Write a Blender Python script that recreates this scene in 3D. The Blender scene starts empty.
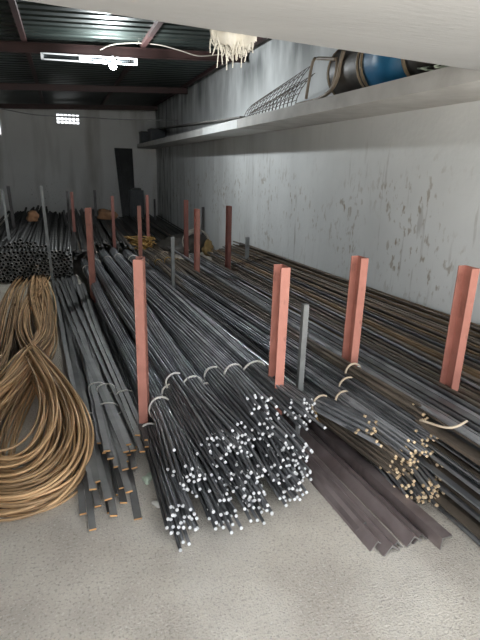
import bpy, math, random
import numpy as np
from mathutils import Matrix, Vector

# ------------------------------------------------------------------ camera
F_PX, CX, CY, CAM_H = 485.0, 240.0, 320.0, 1.55
def _cam_dir(x, y):
    v = np.array([x - CX, -(y - CY), -F_PX]); return v / np.linalg.norm(v)
_Y = _cam_dir(62, 163); _U = -_cam_dir(195, 1868)
_U = _U - _Y * (_U @ _Y); _U /= np.linalg.norm(_U)
ROT = np.array([np.cross(_Y, _U), _Y, _U])            # camera axes -> room axes
def Z(px, py, z=0.0):
    """the point at height z seen at a pixel"""
    r = ROT @ _cam_dir(px, py); t = (z - CAM_H) / r[2]; return np.array([0, 0, CAM_H]) + t * r
def XP(px, py, x):
    r = ROT @ _cam_dir(px, py); t = x / r[0]; return np.array([0, 0, CAM_H]) + t * r
def YP(px, py, y):
    r = ROT @ _cam_dir(px, py); t = y / r[1]; return np.array([0, 0, CAM_H]) + t * r

S = bpy.context.scene
C = S.collection
cd = bpy.data.cameras.new('camera'); cam = bpy.data.objects.new('camera', cd); C.objects.link(cam)
cd.sensor_fit = 'VERTICAL'; cd.sensor_height = 32; cd.lens = F_PX / 640 * 32; cd.clip_start = 0.02
m = Matrix([[float(ROT[i][j]) for j in range(3)] + [[0, 0, CAM_H][i]] for i in range(3)] + [[0, 0, 0, 1]])
cam.matrix_world = m
S.camera = cam

# ------------------------------------------------------------------ light
w = bpy.data.worlds.new('sky'); S.world = w; w.use_nodes = True
bg = w.node_tree.nodes['Background']; bg.inputs[0].default_value = (0.93, 0.97, 1.0, 1); bg.inputs[1].default_value = 1.0
sun = bpy.data.lights.new('sun', 'SUN'); sun.energy = 8.0; sun.angle = math.radians(2); sun.color = (1, 0.95, 0.87)
so = bpy.data.objects.new('sun', sun); C.objects.link(so)
so.rotation_euler = (math.radians(-13), 0, math.radians(15))    # stands behind the building, the yard in front is lit
S.view_settings.view_transform = 'Standard'; S.view_settings.look = 'None'
S.view_settings.gamma = 1; S.view_settings.use_curve_mapping = False
S.view_settings.exposure = 1.55
S.cycles.max_bounces = 12; S.cycles.diffuse_bounces = 8; S.cycles.glossy_bounces = 4

rng = np.random.default_rng(7)

# ------------------------------------------------------------------ materials
def mat(name, c1, c2=None, scale=6.0, rough=0.6, metal=0.0, bump=0.0, bscale=60.0, objvar=0.0, detail=5, stretch=(1, 1, 1), rough2=None):
    M = bpy.data.materials.new(name); M.use_nodes = True; nt = M.node_tree; N = nt.nodes; L = nt.links
    b = N['Principled BSDF']; b.inputs['Roughness'].default_value = rough; b.inputs['Metallic'].default_value = metal
    tc = N.new('ShaderNodeTexCoord'); mp = N.new('ShaderNodeMapping'); mp.inputs['Scale'].default_value = stretch
    L.new(tc.outputs['Object'], mp.inputs[0])
    if c2 is None: c2 = tuple(x * 0.8 for x in c1)
    nz = N.new('ShaderNodeTexNoise'); nz.inputs['Scale'].default_value = scale; nz.inputs['Detail'].default_value = detail
    L.new(mp.outputs[0], nz.inputs['Vector'])
    rp = N.new('ShaderNodeValToRGB'); rp.color_ramp.elements[0].position = 0.35; rp.color_ramp.elements[1].position = 0.65
    rp.color_ramp.elements[0].color = (*c1, 1); rp.color_ramp.elements[1].color = (*c2, 1)
    L.new(nz.outputs[0], rp.inputs[0]); out = rp.outputs[0]
    if objvar > 0:
        oi = N.new('ShaderNodeObjectInfo'); mr = N.new('ShaderNodeMapRange')
        mr.inputs[3].default_value = 1 - objvar; mr.inputs[4].default_value = 1 + objvar
        L.new(oi.outputs['Random'], mr.inputs[0])
        mx = N.new('ShaderNodeVectorMath'); mx.operation = 'SCALE'
        L.new(out, mx.inputs[0]); L.new(mr.outputs[0], mx.inputs['Scale']); out = mx.outputs[0]
    L.new(out, b.inputs['Base Color'])
    if rough2 is not None:
        m2 = N.new('ShaderNodeMapRange'); m2.inputs[3].default_value = rough; m2.inputs[4].default_value = rough2
        L.new(nz.outputs[0], m2.inputs[0]); L.new(m2.outputs[0], b.inputs['Roughness'])
    if bump > 0:
        n2 = N.new('ShaderNodeTexNoise'); n2.inputs['Scale'].default_value = bscale; n2.inputs['Detail'].default_value = 6
        L.new(mp.outputs[0], n2.inputs['Vector'])
        bp = N.new('ShaderNodeBump'); bp.inputs['Strength'].default_value = bump; bp.inputs['Distance'].default_value = 0.01
        L.new(n2.outputs[0], bp.inputs['Height']); L.new(bp.outputs[0], b.inputs['Normal'])
    return M

def add_layer(M, color, scale, lo, hi, amount=1.0, stretch=(1, 1, 1), mask_scale=None, mask=(0.45, 0.6), zrange=None):
    """stains: mixes a colour in where a stretched noise passes a threshold"""
    nt = M.node_tree; N = nt.nodes; L = nt.links; b = N['Principled BSDF']
    src = b.inputs['Base Color'].links[0].from_socket
    tc = N.new('ShaderNodeTexCoord'); mp = N.new('ShaderNodeMapping'); mp.inputs['Scale'].default_value = stretch
    mp.inputs['Location'].default_value = (scale * 1.7, scale * 0.3, 4.2)
    L.new(tc.outputs['Object'], mp.inputs[0])
    nz = N.new('ShaderNodeTexNoise'); nz.inputs['Scale'].default_value = scale; nz.inputs['Detail'].default_value = 4
    L.new(mp.outputs[0], nz.inputs['Vector'])
    mr = N.new('ShaderNodeMapRange'); mr.inputs[1].default_value = lo; mr.inputs[2].default_value = hi; mr.inputs[4].default_value = amount
    L.new(nz.outputs[0], mr.inputs[0]); fac = mr.outputs[0]
    def mul(a, bsock):
        mm = N.new('ShaderNodeMath'); mm.operation = 'MULTIPLY'; L.new(a, mm.inputs[0]); L.new(bsock, mm.inputs[1]); return mm.outputs[0]
    if mask_scale:
        n2 = N.new('ShaderNodeTexNoise'); n2.inputs['Scale'].default_value = mask_scale; n2.inputs['Detail'].default_value = 2
        L.new(tc.outputs['Object'], n2.inputs['Vector'])
        m2 = N.new('ShaderNodeMapRange'); m2.inputs[1].default_value = mask[0]; m2.inputs[2].default_value = mask[1]
        L.new(n2.outputs[0], m2.inputs[0]); fac = mul(fac, m2.outputs[0])
    if zrange:
        axis, z0, z1, z2, z3 = zrange
        sp = N.new('ShaderNodeSeparateXYZ'); L.new(tc.outputs['Object'], sp.inputs[0])
        cr = N.new('ShaderNodeFloatCurve')
        a = N.new('ShaderNodeMapRange'); a.inputs[1].default_value = z0; a.inputs[2].default_value = z1; L.new(sp.outputs[axis], a.inputs[0])
        c = N.new('ShaderNodeMapRange'); c.inputs[1].default_value = z3; c.inputs[2].default_value = z2; L.new(sp.outputs[axis], c.inputs[0])
        N.remove(cr)
        fac = mul(fac, a.outputs[0]); fac = mul(fac, c.outputs[0])
    mx = N.new('ShaderNodeMix'); mx.data_type = 'RGBA'
    L.new(fac, mx.inputs['Factor']); L.new(src, mx.inputs['A']); mx.inputs['B'].default_value = (*color, 1)
    L.new(mx.outputs['Result'], b.inputs['Base Color'])

M = {}
M['floor'] = mat('rough cement', (0.45, 0.405, 0.352), (0.60, 0.55, 0.48), 3.0, 0.92, bump=1.0, bscale=130, detail=9)
add_layer(M['floor'], (0.20, 0.185, 0.165), 85, 0.53, 0.70, 0.6)
add_layer(M['floor'], (0.70, 0.67, 0.62), 90, 0.58, 0.70, 0.6)
add_layer(M['floor'], (0.64, 0.61, 0.57), 1.6, 0.5, 0.75, 0.55)
M['ground'] = mat('yard concrete', (0.5, 0.48, 0.45), (0.58, 0.56, 0.52), 1.0, 0.9)
M['wall'] = mat('whitewashed plaster', (0.68, 0.70, 0.70), (0.76, 0.78, 0.78), 1.4, 0.9, bump=0.25, bscale=25, detail=6)
add_layer(M['wall'], (0.30, 0.25, 0.18), 20, 0.565, 0.66, 0.85, (1, 1.0, 0.55), 1.1, (0.42, 0.62), (2, 0.35, 0.75, 1.25, 1.8))
add_layer(M['wall'], (0.30, 0.28, 0.25), 9, 0.60, 0.70, 0.55, (1, 1.6, 0.22), 0.9, (0.4, 0.65), (2, 0.1, 0.5, 1.6, 2.2))
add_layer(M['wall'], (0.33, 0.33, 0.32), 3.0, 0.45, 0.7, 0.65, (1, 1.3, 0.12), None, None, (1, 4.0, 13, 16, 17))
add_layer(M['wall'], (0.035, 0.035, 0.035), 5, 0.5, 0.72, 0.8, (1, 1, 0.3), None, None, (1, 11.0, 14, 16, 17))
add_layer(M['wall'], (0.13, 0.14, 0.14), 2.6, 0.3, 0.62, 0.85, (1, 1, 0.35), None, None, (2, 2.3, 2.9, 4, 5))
M['sidewall'] = mat('darkened unseen plaster', (0.22, 0.21, 0.20), (0.30, 0.29, 0.27), 1.0, 0.9)  # unseen wall, darkened to cut light bounced onto the posts
M['backwall'] = mat('grey limewashed wall', (0.74, 0.74, 0.73), (0.81, 0.81, 0.80), 0.8, 0.9, bump=0.2, bscale=20)
add_layer(M['backwall'], (0.16, 0.15, 0.14), 30, 0.60, 0.70, 0.8, (1, 1, 0.7), 1.2, (0.4, 0.6), (2, 0.3, 0.5, 0.9, 1.4))
add_layer(M['backwall'], (0.28, 0.26, 0.23), 2.5, 0.5, 0.75, 0.6, (1, 1, 0.15))
M['slab'] = mat('smooth painted concrete', (0.45, 0.455, 0.46), (0.49, 0.495, 0.50), 1.3, 0.85, bump=0.2, bscale=14, stretch=(0.6, 3, 1))
add_layer(M['slab'], (0.45, 0.45, 0.44), 14, 0.64, 0.72, 0.5, (0.25, 3, 1), 1.0, (0.5, 0.6))
M['ledge'] = mat('ledge concrete', (0.50, 0.49, 0.47), (0.60, 0.59, 0.57), 5, 0.88, bump=0.3, bscale=40)
M['ledge_white'] = mat('ledge white paint', (0.66, 0.67, 0.66), (0.72, 0.73, 0.72), 5, 0.85)
M['roof'] = mat('dull galvanised sheet', (0.035, 0.047, 0.043), (0.055, 0.068, 0.063), 2.0, 0.32, metal=0.55, rough2=0.5)
M['rafter'] = mat('dark red oxide beam', (0.034, 0.014, 0.013), (0.05, 0.021, 0.019), 4, 0.6)
M['primer'] = mat('red oxide primer', (0.40, 0.165, 0.125), (0.47, 0.20, 0.155), 9, 0.55, bump=0.1, bscale=80, objvar=0.10)
add_layer(M['primer'], (0.62, 0.40, 0.33), 7, 0.60, 0.72, 0.7, (1, 1, 0.5))
add_layer(M['primer'], (0.20, 0.085, 0.07), 16, 0.62, 0.74, 0.7, (1, 1, 0.5))
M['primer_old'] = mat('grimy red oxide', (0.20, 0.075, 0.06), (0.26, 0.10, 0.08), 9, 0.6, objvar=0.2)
M['greypost'] = mat('grey mill steel', (0.20, 0.21, 0.21), (0.27, 0.28, 0.28), 12, 0.5, metal=0.3, objvar=0.15)
M['darkpost'] = mat('dark mill steel', (0.07, 0.065, 0.065), (0.10, 0.09, 0.09), 12, 0.55, metal=0.3)
M['steel'] = mat('black mill scale', (0.15, 0.153, 0.163), (0.265, 0.27, 0.282), 7, 0.33, metal=0.6, objvar=0.5, rough2=0.5)
M['steel_brown'] = mat('rust tinted mill scale', (0.10, 0.083, 0.068), (0.18, 0.146, 0.115), 5, 0.40, metal=0.45, objvar=0.42, rough2=0.6)
M['steel_tan'] = mat('rusty rod', (0.13, 0.09, 0.055), (0.21, 0.14, 0.08), 5, 0.5, metal=0.4, objvar=0.3)
M['flat'] = mat('grey flat bar', (0.095, 0.095, 0.096), (0.165, 0.165, 0.162), 6, 0.45, metal=0.35, objvar=0.4, rough2=0.6)
M['angle'] = mat('brown purple angle iron', (0.18, 0.143, 0.141), (0.31, 0.258, 0.253), 5, 0.30, metal=0.5, objvar=0.2, rough2=0.5)
add_layer(M['angle'], (0.38, 0.33, 0.32), 6, 0.55, 0.72, 0.5)
M['end_silver'] = mat('bright cut end', (0.66, 0.67, 0.69), (0.85, 0.86, 0.88), 30, 0.4, metal=0.2, objvar=0.2)
M['end_tan'] = mat('rusted cut end', (0.58, 0.41, 0.24), (0.76, 0.60, 0.40), 40, 0.6, objvar=0.3)
M['end_dark'] = mat('dull cut end', (0.17, 0.16, 0.15), (0.26, 0.25, 0.24), 30, 0.5, metal=0.3, objvar=0.3)
M['end_orange'] = mat('orange rusted end', (0.42, 0.21, 0.075), (0.60, 0.34, 0.14), 40, 0.7, objvar=0.3)
M['rebar'] = mat('fresh rust rebar', (0.36, 0.22, 0.105), (0.58, 0.38, 0.21), 4, 0.5, metal=0.1, objvar=0.45)
M['tie'] = mat('pale tie strip', (0.58, 0.56, 0.52), (0.72, 0.70, 0.66), 10, 0.55)
M['tie_tan'] = mat('tan tie strip', (0.50, 0.40, 0.29), (0.62, 0.52, 0.40), 10, 0.6)
M['tie_yellow'] = mat('yellow rusted tie', (0.42, 0.27, 0.08), (0.52, 0.36, 0.13), 10, 0.6)
M['pipe'] = mat('dark steel pipe', (0.05, 0.05, 0.05), (0.085, 0.083, 0.08), 5, 0.5, metal=0.5, objvar=0.4)
M['pipe_rim'] = mat('pipe rim', (0.36, 0.35, 0.33), (0.46, 0.45, 0.43), 30, 0.5, metal=0.3, objvar=0.25)
M['hollow'] = mat('pipe bore', (0.015, 0.014, 0.013), (0.02, 0.02, 0.02), 5, 0.9)
M['rust_cloth'] = mat('rusty sackcloth', (0.22, 0.11, 0.055), (0.32, 0.17, 0.09), 9, 0.95, bump=0.6, bscale=25)
M['black'] = mat('black painted metal', (0.018, 0.02, 0.02), (0.03, 0.032, 0.032), 6, 0.45)
M['slate'] = mat('dark grey sheet metal', (0.05, 0.058, 0.064), (0.07, 0.08, 0.086), 6, 0.5)
M['blue'] = mat('blue drum paint', (0.02, 0.17, 0.36), (0.03, 0.21, 0.42), 5, 0.45)
M['drumdark'] = mat('grimy black drum', (0.04, 0.037, 0.033), (0.09, 0.08, 0.07), 7, 0.5)
M['bandtan'] = mat('rusted band', (0.26, 0.20, 0.13), (0.36, 0.29, 0.19), 15, 0.6)
M['chair'] = mat('old bent pipe', (0.25, 0.20, 0.15), (0.36, 0.30, 0.23), 10, 0.5)
M['wire'] = mat('rusty wire', (0.07, 0.055, 0.045), (0.11, 0.085, 0.07), 10, 0.6, metal=0.3)
M['white'] = mat('white fitting', (0.7, 0.71, 0.72), (0.75, 0.76, 0.77), 5, 0.4)
M['cable'] = mat('pale cable', (0.40, 0.36, 0.31), (0.48, 0.44, 0.38), 10, 0.6)
M['cable_dark'] = mat('overhead cable', (0.22, 0.22, 0.22), (0.3, 0.3, 0.3), 10, 0.35)
M['fibre'] = mat('frayed white sacking', (0.66, 0.63, 0.55), (0.78, 0.76, 0.70), 14, 0.95)
M['leaf'] = mat('dry green wrapper', (0.38, 0.46, 0.36), (0.55, 0.62, 0.52), 30, 0.6)
M['stone'] = mat('pale stone', (0.52, 0.50, 0.46), (0.62, 0.60, 0.56), 12, 0.9)
M['standin'] = mat('grey plank', (0.17, 0.165, 0.155), (0.24, 0.23, 0.22), 6, 0.8, stretch=(4, 0.4, 4))
M['ochre'] = mat('ochre sacking', (0.20, 0.13, 0.05), (0.28, 0.19, 0.08), 9, 0.95)
M['yellowrod'] = mat('yellow rusted wire rod', (0.42, 0.25, 0.07), (0.55, 0.36, 0.13), 8, 0.6, objvar=0.25)
_e = bpy.data.materials.new('lit bulb'); _e.use_nodes = True
_b = _e.node_tree.nodes['Principled BSDF']; _b.inputs['Emission Color'].default_value = (0.95, 1, 1, 1); _b.inputs['Emission Strength'].default_value = 30
M['bulb'] = _e

# ------------------------------------------------------------------ mesh helpers
class MB:
    def __init__(s): s.v = []; s.f = []; s.mi = []; s.n = 0; s.sm = []
    def add(s, v, f, mi=0, smooth=False):
        s.v.append(np.asarray(v, float)); o = s.n
        for k, fc in enumerate(f):
            s.f.append([i + o for i in fc]); s.mi.append(mi if isinstance(mi, int) else mi[k]); s.sm.append(smooth)
        s.n += len(v)
    def box(s, x0, x1, y0, y1, z0, z1, mi=0):
        v = [(x, y, z) for z in (z0, z1) for y in (y0, y1) for x in (x0, x1)]
        s.add(v, [(0, 2, 3, 1), (4, 5, 7, 6), (0, 1, 5, 4), (2, 6, 7, 3), (0, 4, 6, 2), (1, 3, 7, 5)], mi)
    def prism(s, poly, z0, z1, mi=0):
        n = len(poly); v = [(x, y, z0) for x, y in poly] + [(x, y, z1) for x, y in poly]
        s.add(v, [tuple(range(n - 1, -1, -1)), tuple(range(n, 2 * n))] + [(i, (i + 1) % n, n + (i + 1) % n, n + i) for i in range(n)], mi)
    def sweep(s, pts, sec, mi=0, cap=1, smooth=False, roll=0.0, closed=False, scale=None):
        pts = np.asarray(pts, float); sec = np.asarray(sec, float); n = len(pts); k = len(sec)
        if closed: T = np.roll(pts, -1, 0) - np.roll(pts, 1, 0)
        else: T = np.gradient(pts, axis=0)
        T /= np.linalg.norm(T, axis=1)[:, None] + 1e-12
        up = np.tile([0, 0, 1.0], (n, 1))
        steep = np.abs(T[:, 2]) > 0.95
        if steep.mean() > 0.3: up = np.tile([0, 1.0, 0.01], (n, 1))
        sd = np.cross(T, up); sd /= np.linalg.norm(sd, axis=1)[:, None] + 1e-12
        u2 = np.cross(sd, T)
        c, q = math.cos(roll), math.sin(roll)
        a = sec[:, 0] * c - sec[:, 1] * q; b = sec[:, 0] * q + sec[:, 1] * c
        sc = np.ones(n) if scale is None else np.asarray(scale, float)
        V = (pts[:, None, :] + sc[:, None, None] * (a[None, :, None] * sd[:, None, :] + b[None, :, None] * u2[:, None, :])).reshape(-1, 3)
        f = []; mis = []
        for i in range(n if closed else n - 1):
            j = (i + 1) % n
            for t in range(k):
                t2 = (t + 1) % k
                f.append((i * k + t, i * k + t2, j * k + t2, j * k + t)); mis.append(mi)
        o = s.n; s.v.append(V)
        for fc, q_ in zip(f, mis): s.f.append([x + o for x in fc]); s.mi.append(q_); s.sm.append(smooth)
        if not closed and cap is not None:
            s.f.append([o + t for t in range(k - 1, -1, -1)]); s.mi.append(cap); s.sm.append(False)
            s.f.append([o + (n - 1) * k + t for t in range(k)]); s.mi.append(cap); s.sm.append(False)
        s.n += len(V)
    def mesh(s, name, mats, base):
        me = bpy.data.meshes.new(name)
        V = np.concatenate(s.v) - np.asarray(base, float)
        me.from_pydata(V.tolist(), [], s.f)
        for q in mats: me.materials.append(q)
        me.polygons.foreach_set('material_index', np.array(s.mi, dtype=np.int32))
        me.polygons.foreach_set('use_smooth', np.array(s.sm, dtype=bool))
        me.update(); return me
    def build(s, name, mats, parent=None, base=None):
        if not isinstance(mats, (list, tuple)): mats = [mats]
        mats = [M[q] if isinstance(q, str) else q for q in mats]
        if max(s.mi) >= len(mats): s.mi = [min(q, len(mats) - 1) for q in s.mi]
        if base is None:
            if parent is not None: base = np.array(parent.get('_b', (0, 0, 0)))
            else:
                V = np.concatenate(s.v); base = np.array([(V[:, 0].min() + V[:, 0].max()) / 2, (V[:, 1].min() + V[:, 1].max()) / 2, V[:, 2].min()])
        o = bpy.data.objects.new(name, s.mesh(name, mats, base)); C.objects.link(o)
        if parent is not None: o.parent = parent
        else: o.location = tuple(float(q) for q in base)
        o['_b'] = [float(q) for q in base]
        return o

def circ(r, k=6, ph=0.0): return [(r * math.cos(2 * math.pi * i / k + ph), r * math.sin(2 * math.pi * i / k + ph)) for i in range(k)]
def rect(a, b): return [(-a / 2, -b / 2), (a / 2, -b / 2), (a / 2, b / 2), (-a / 2, b / 2)]
def ell(l, t): return [(0, 0), (l, 0), (l, t), (t, t), (t, l), (0, l)]

def tag(o, label, cat, group=None, kind=None):
    if label: o['label'] = label
    if cat: o['category'] = cat
    if group: o['group'] = group
    if kind: o['kind'] = kind
    return o
def thing(name, label, cat, base, group=None):
    o = bpy.data.objects.new(name, None); C.objects.link(o); o.empty_display_size = 0.05
    o.location = tuple(float(q) for q in base); o['_b'] = [float(q) for q in base]
    return tag(o, label, cat, group)
def struct(o, label=None): o['kind'] = 'structure'; o['label'] = label or o.name.replace('_', ' '); return o

def spline(ctrl, n, u=None):
    """Catmull-Rom through the control points, sampled by arc position"""
    P = np.asarray(ctrl, float)
    if len(P) == 2:
        t = np.linspace(0, 1, n)[:, None]; return P[0] * (1 - t) + P[1] * t
    A = np.vstack([2 * P[0] - P[1], P, 2 * P[-1] - P[-2]])
    out = []
    for i in range(1, len(A) - 2):
        t = np.linspace(0, 1, 24, endpoint=False)[:, None]
        p0, p1, p2, p3 = A[i - 1], A[i], A[i + 1], A[i + 2]
        out.append(0.5 * (2 * p1 + (p2 - p0) * t + (2 * p0 - 5 * p1 + 4 * p2 - p3) * t ** 2 + (3 * p1 - p0 - 3 * p2 + p3) * t ** 3))
    Q = np.vstack(out + [P[-1:]])
    d = np.concatenate([[0], np.cumsum(np.linalg.norm(np.diff(Q, axis=0), axis=1))]); d /= d[-1]
    if u is None: u = np.linspace(0, 1, n)
    return np.stack([np.interp(u, d, Q[:, k]) for k in range(3)], 1)

# ------------------------------------------------------------------ the building
XW, YB, XL = 2.63, 15.0, -3.4
b = MB(); b.box(XL, XW, 0.3, YB, -0.1, 0); struct(b.build('floor', 'floor', base=(0, 0, 0)), 'rough grey cement floor')
b = MB(); b.box(-16, 16, -24, 0.3, -0.1, 0); struct(b.build('ground', 'ground', base=(0, 0, 0)), 'concrete yard outside the open front')
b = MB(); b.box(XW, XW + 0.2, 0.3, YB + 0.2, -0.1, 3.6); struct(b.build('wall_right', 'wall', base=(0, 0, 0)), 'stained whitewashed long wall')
b = MB(); b.box(XL - 0.2, XL, 0.3, YB + 0.2, -0.1, 3.6); struct(b.build('wall_left', 'sidewall', base=(0, 0, 0)), 'darkened unseen plaster side wall, toned down to cut bounce light')
# back wall with two openings
hv = (-0.06, 0.54, 2.57, 2.83); hw = (-2.7, -1.43, 2.2, 2.93)
b = MB()
b.box(XL, XW, YB, YB + 0.2, -0.1, hw[2])
b.box(XL, hw[0], YB, YB + 0.2, hw[2], 3.6); b.box(hw[0], hw[1], YB, YB + 0.2, hw[3], 3.6)
b.box(hw[1], hv[0], YB, YB + 0.2, hw[2], 3.6)
b.box(hv[0], hv[1], YB, YB + 0.2, hw[2], hv[2]); b.box(hv[0], hv[1], YB, YB + 0.2, hv[3], 3.6)
b.box(hv[1], XW, YB, YB + 0.2, hw[2], 3.6)
struct(b.build('wall_back', 'backwall', base=(0, 0, 0)), 'dim grey end wall')
# vent grille
r = struct(thing('window_1', 'small bright vent with a white block grille', None, (0.24, YB, hv[2])))
for i in range(7):
    x = hv[0] + (hv[1] - hv[0]) * i / 6; q = MB(); q.box(x - 0.012, x + 0.012, YB + 0.05, YB + 0.12, hv[2], hv[3]); q.build('grille_bar', 'white', r)
for i in range(4):
    z = hv[2] + (hv[3] - hv[2]) * i / 3; q = MB(); q.box(hv[0], hv[1], YB + 0.04, YB + 0.13, z - 0.012, z + 0.012); q.build('grille_bar', 'white', r)
r = struct(thing('window_2', 'bright window opening in the end wall', None, (-1.77, YB, hw[2])))
q = MB(); t = 0.04
q.box(hw[0], hw[0] + t, YB + 0.05, YB + 0.12, hw[2], hw[3]); q.box(hw[1] - t, hw[1], YB + 0.05, YB + 0.12, hw[2], hw[3])
q.box(hw[0] + t, hw[1] - t, YB + 0.05, YB + 0.12, hw[2], hw[2] + t); q.box(hw[0] + t, hw[1] - t, YB + 0.05, YB + 0.12, hw[3] - t, hw[3])
q.build('window_frame', 'white', r)
# low slab over the entrance, seen from below, and the wall above it
SZ = 2.07
e0 = Z(20, 0, SZ); e1 = Z(380, 55.5, SZ); dx = (e1[1] - e0[1]) / (e1[0] - e0[0])
yl = e0[1] + dx * (XL - e0[0]); yr = e0[1] + dx * (XW - e0[0])
XS = 2.078; yr = e0[1] + dx * (XS - e0[0])
b = MB(); b.prism([(XL, 0.6), (XS, 0.6), (XS, yr), (XL, yl)], SZ, SZ + 0.12)
struct(b.build('ceiling_slab', 'slab', base=(0, 0, 0)), 'low pale concrete slab over the entrance')
b = MB(); b.box(XL, XW, 0.6, 0.75, SZ + 0.12, 3.6); b.box(XL, -0.75, 0.6, 0.75, 0, SZ); struct(b.build('wall_front', 'slab', base=(0, 0, 0)), 'wall above the entrance slab, with an unseen jamb added to block light')  # second box: unseen left jamb, added to block light from the left
# ledge along the right wall, in cast sections
r = struct(thing('trim_1', 'concrete ledge running along the whitewashed wall', None, (2.35, 8, 2.02)))
ys = [1.0, 6.1, 7.75, YB]
for i in range(3):
    q = MB(); g = 0.004
    q.box(2.08 if i != 1 else 2.078, XW, ys[i] + g, ys[i + 1] - (g if i < 2 else 0), 2.02, 2.125)
    q.build('ledge_section', 'ledge_white' if i == 1 else 'ledge', r)
# roof
def roofz(x): return 3.16 + 0.05 * (x - XW)
r = struct(thing('ceiling', 'dark corrugated metal roof', None, (0, 8, 3.1)))
sheet = None
for i in range(14):
    y0 = 0.75 + i * 1.02
    if sheet is None:
        prof = []
        for k in range(5):
            a = k * 0.204
            prof += [(a, 0.0), (a + 0.115, 0.0), (a + 0.14, 0.032), (a + 0.18, 0.032)]
        prof.append((1.02, 0.0))
        q = MB(); vs = []
        for (yy, zz) in prof:
            for x in (XL, XW): vs.append((x, yy + y0, roofz(x) + zz))
        for (yy, zz) in prof:
            for x in (XL, XW): vs.append((x, yy + y0, roofz(x) + zz + 0.004))
        n = len(prof); fs = [(2 * k, 2 * k + 1, 2 * k + 3, 2 * k + 2) for k in range(n - 1)] + [(2 * n + 2 * k, 2 * n + 2 * k + 2, 2 * n + 2 * k + 3, 2 * n + 2 * k + 1) for k in range(n - 1)]
        q.add(vs, fs); sheet = q.build('roof_sheet', 'roof', r); base_y = y0
    else:
        c = sheet.copy(); C.objects.link(c); c.parent = r; c.location = (0, y0 - base_y, 0)
for x in (-3.1, -1.75, -0.33, 1.12, 2.50):
    q = MB(); q.box(x - 0.03, x + 0.03, 0.75, YB, roofz(x) - 0.055, roofz(x) - 0.004); q.build('purlin', 'rafter', r)
for y in (3.75, 7.25, 10.75, 14.25):
    q = MB(); x0, x1 = XL, 2.56
    def rb(y0, y1, d0, d1):
        vs = [(x, yy, roofz(x) - d) for d in (d0, d1) for yy in (y0, y1) for x in (x0, x1)]
        q.add(vs, [(0, 2, 3, 1), (4, 5, 7, 6), (0, 1, 5, 4), (2, 6, 7, 3), (0, 4, 6, 2), (1, 3, 7, 5)])
    rb(y - 0.035, y + 0.035, 0.17, 0.16); rb(y - 0.035, y + 0.035, 0.065, 0.056); rb(y - 0.006, y + 0.006, 0.16, 0.065)
    q.build('rafter', 'rafter', r)

# ------------------------------------------------------------------ posts
def channel(wd, dp, t):   # C section open towards -x, front flange faces -y
    return [(wd / 2, -dp / 2), (wd / 2, dp / 2), (-wd / 2, dp / 2), (-wd / 2, dp / 2 - t), (wd / 2 - t, dp / 2 - t), (wd / 2 - t, -dp / 2 + t), (-wd / 2, -dp / 2 + t), (-wd / 2, -dp / 2)]
def post(x, y, h, label, rot=0, wd=0.05, dp=0.10, mt='primer', name='channel_post', lean=(0, 0), sec=None, group=None):
    q = MB(); sec = channel(wd, dp, 0.006) if sec is None else sec
    c, s = math.cos(rot), math.sin(rot); n = len(sec); vs = []
    for z in (0, h):
        for (a, d) in sec: vs.append((x + a * c - d * s + lean[0] * z, y + a * s + d * c + lean[1] * z, z))
    fs = [(i, (i + 1) % n, n + (i + 1) % n, n + i) for i in range(n)]
    if n == 8:
        for quad in ((0, 1, 4, 5), (1, 2, 3, 4), (0, 5, 6, 7)):
            fs.append(tuple(n + k for k in quad)); fs.append(tuple(reversed(quad)))
    else: fs.append(tuple(range(n, 2 * n))); fs.append(tuple(range(n - 1, -1, -1)))
    q.add(vs, fs)
    return tag(q.build(name, mt, base=(x, y, 0)), label, 'post', group)
PH = 1.08
def ptop(px, py, h=PH): p = Z(px, py, h); return p[0], p[1]
R_ = math.radians
x, y = ptop(139, 258); post(x, y, PH, 'red primed channel post between grey flat bars and bright-ended bars', R_(-16))
x, y = ptop(282, 266); post(x, y, PH, 'red primed channel post beside the short grey square upright', R_(0))
x, y = ptop(360, 257); post(x, y, PH, 'red primed channel post behind tan-ended rods, open side showing', R_(3))
x, y = ptop(469, 267); post(x, y, PH, 'red primed channel post in front of rods stacked by whitewashed wall', R_(0))
x, y = ptop(88, 208); post(x, y, PH, 'red primed post at left of far white-tied bar bundles', R_(-12), 0.06, 0.09)
x, y = ptop(139, 206); post(x, y, PH, 'slim red post rising in front of the orange wire rods', R_(-10), 0.045, 0.05)
x, y = ptop(197, 209); post(x, y, PH, 'red post with grey rods ending in yellow ties beside it', 0, 0.05, 0.09)
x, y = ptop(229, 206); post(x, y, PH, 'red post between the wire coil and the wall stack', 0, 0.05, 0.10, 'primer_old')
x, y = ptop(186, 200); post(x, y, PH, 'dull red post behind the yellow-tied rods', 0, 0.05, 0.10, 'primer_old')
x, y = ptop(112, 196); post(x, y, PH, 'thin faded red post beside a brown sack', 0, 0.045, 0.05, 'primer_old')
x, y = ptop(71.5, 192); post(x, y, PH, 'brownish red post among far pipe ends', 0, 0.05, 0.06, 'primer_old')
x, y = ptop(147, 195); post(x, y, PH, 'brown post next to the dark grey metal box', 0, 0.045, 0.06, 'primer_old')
sq = rect
def bar(px, py, h, y, label, wd=0.035, mt='greypost', lean=(0, 0), dp=None):
    p = YP(px, py, y); return post(p[0] - lean[0] * p[2], y - lean[1] * p[2], p[2], label, 0, mt=mt, name='upright_bar', lean=lean, sec=rect(wd, dp or wd))
bar(305.5, 304, 0, 2.30, 'short grey square upright bar beside red post', 0.032)
bar(172.5, 237, 0, 5.2, 'grey square upright bar behind the bright-ended bars', 0.035)
bar(247.5, 237, 0, 6.2, 'short grey upright bar at the end of the wall stack', 0.045)
bar(266.5, 228, 0, 6.9, 'thin dark upright rod touching the whitewashed wall stack', 0.02, 'darkpost')
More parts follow.
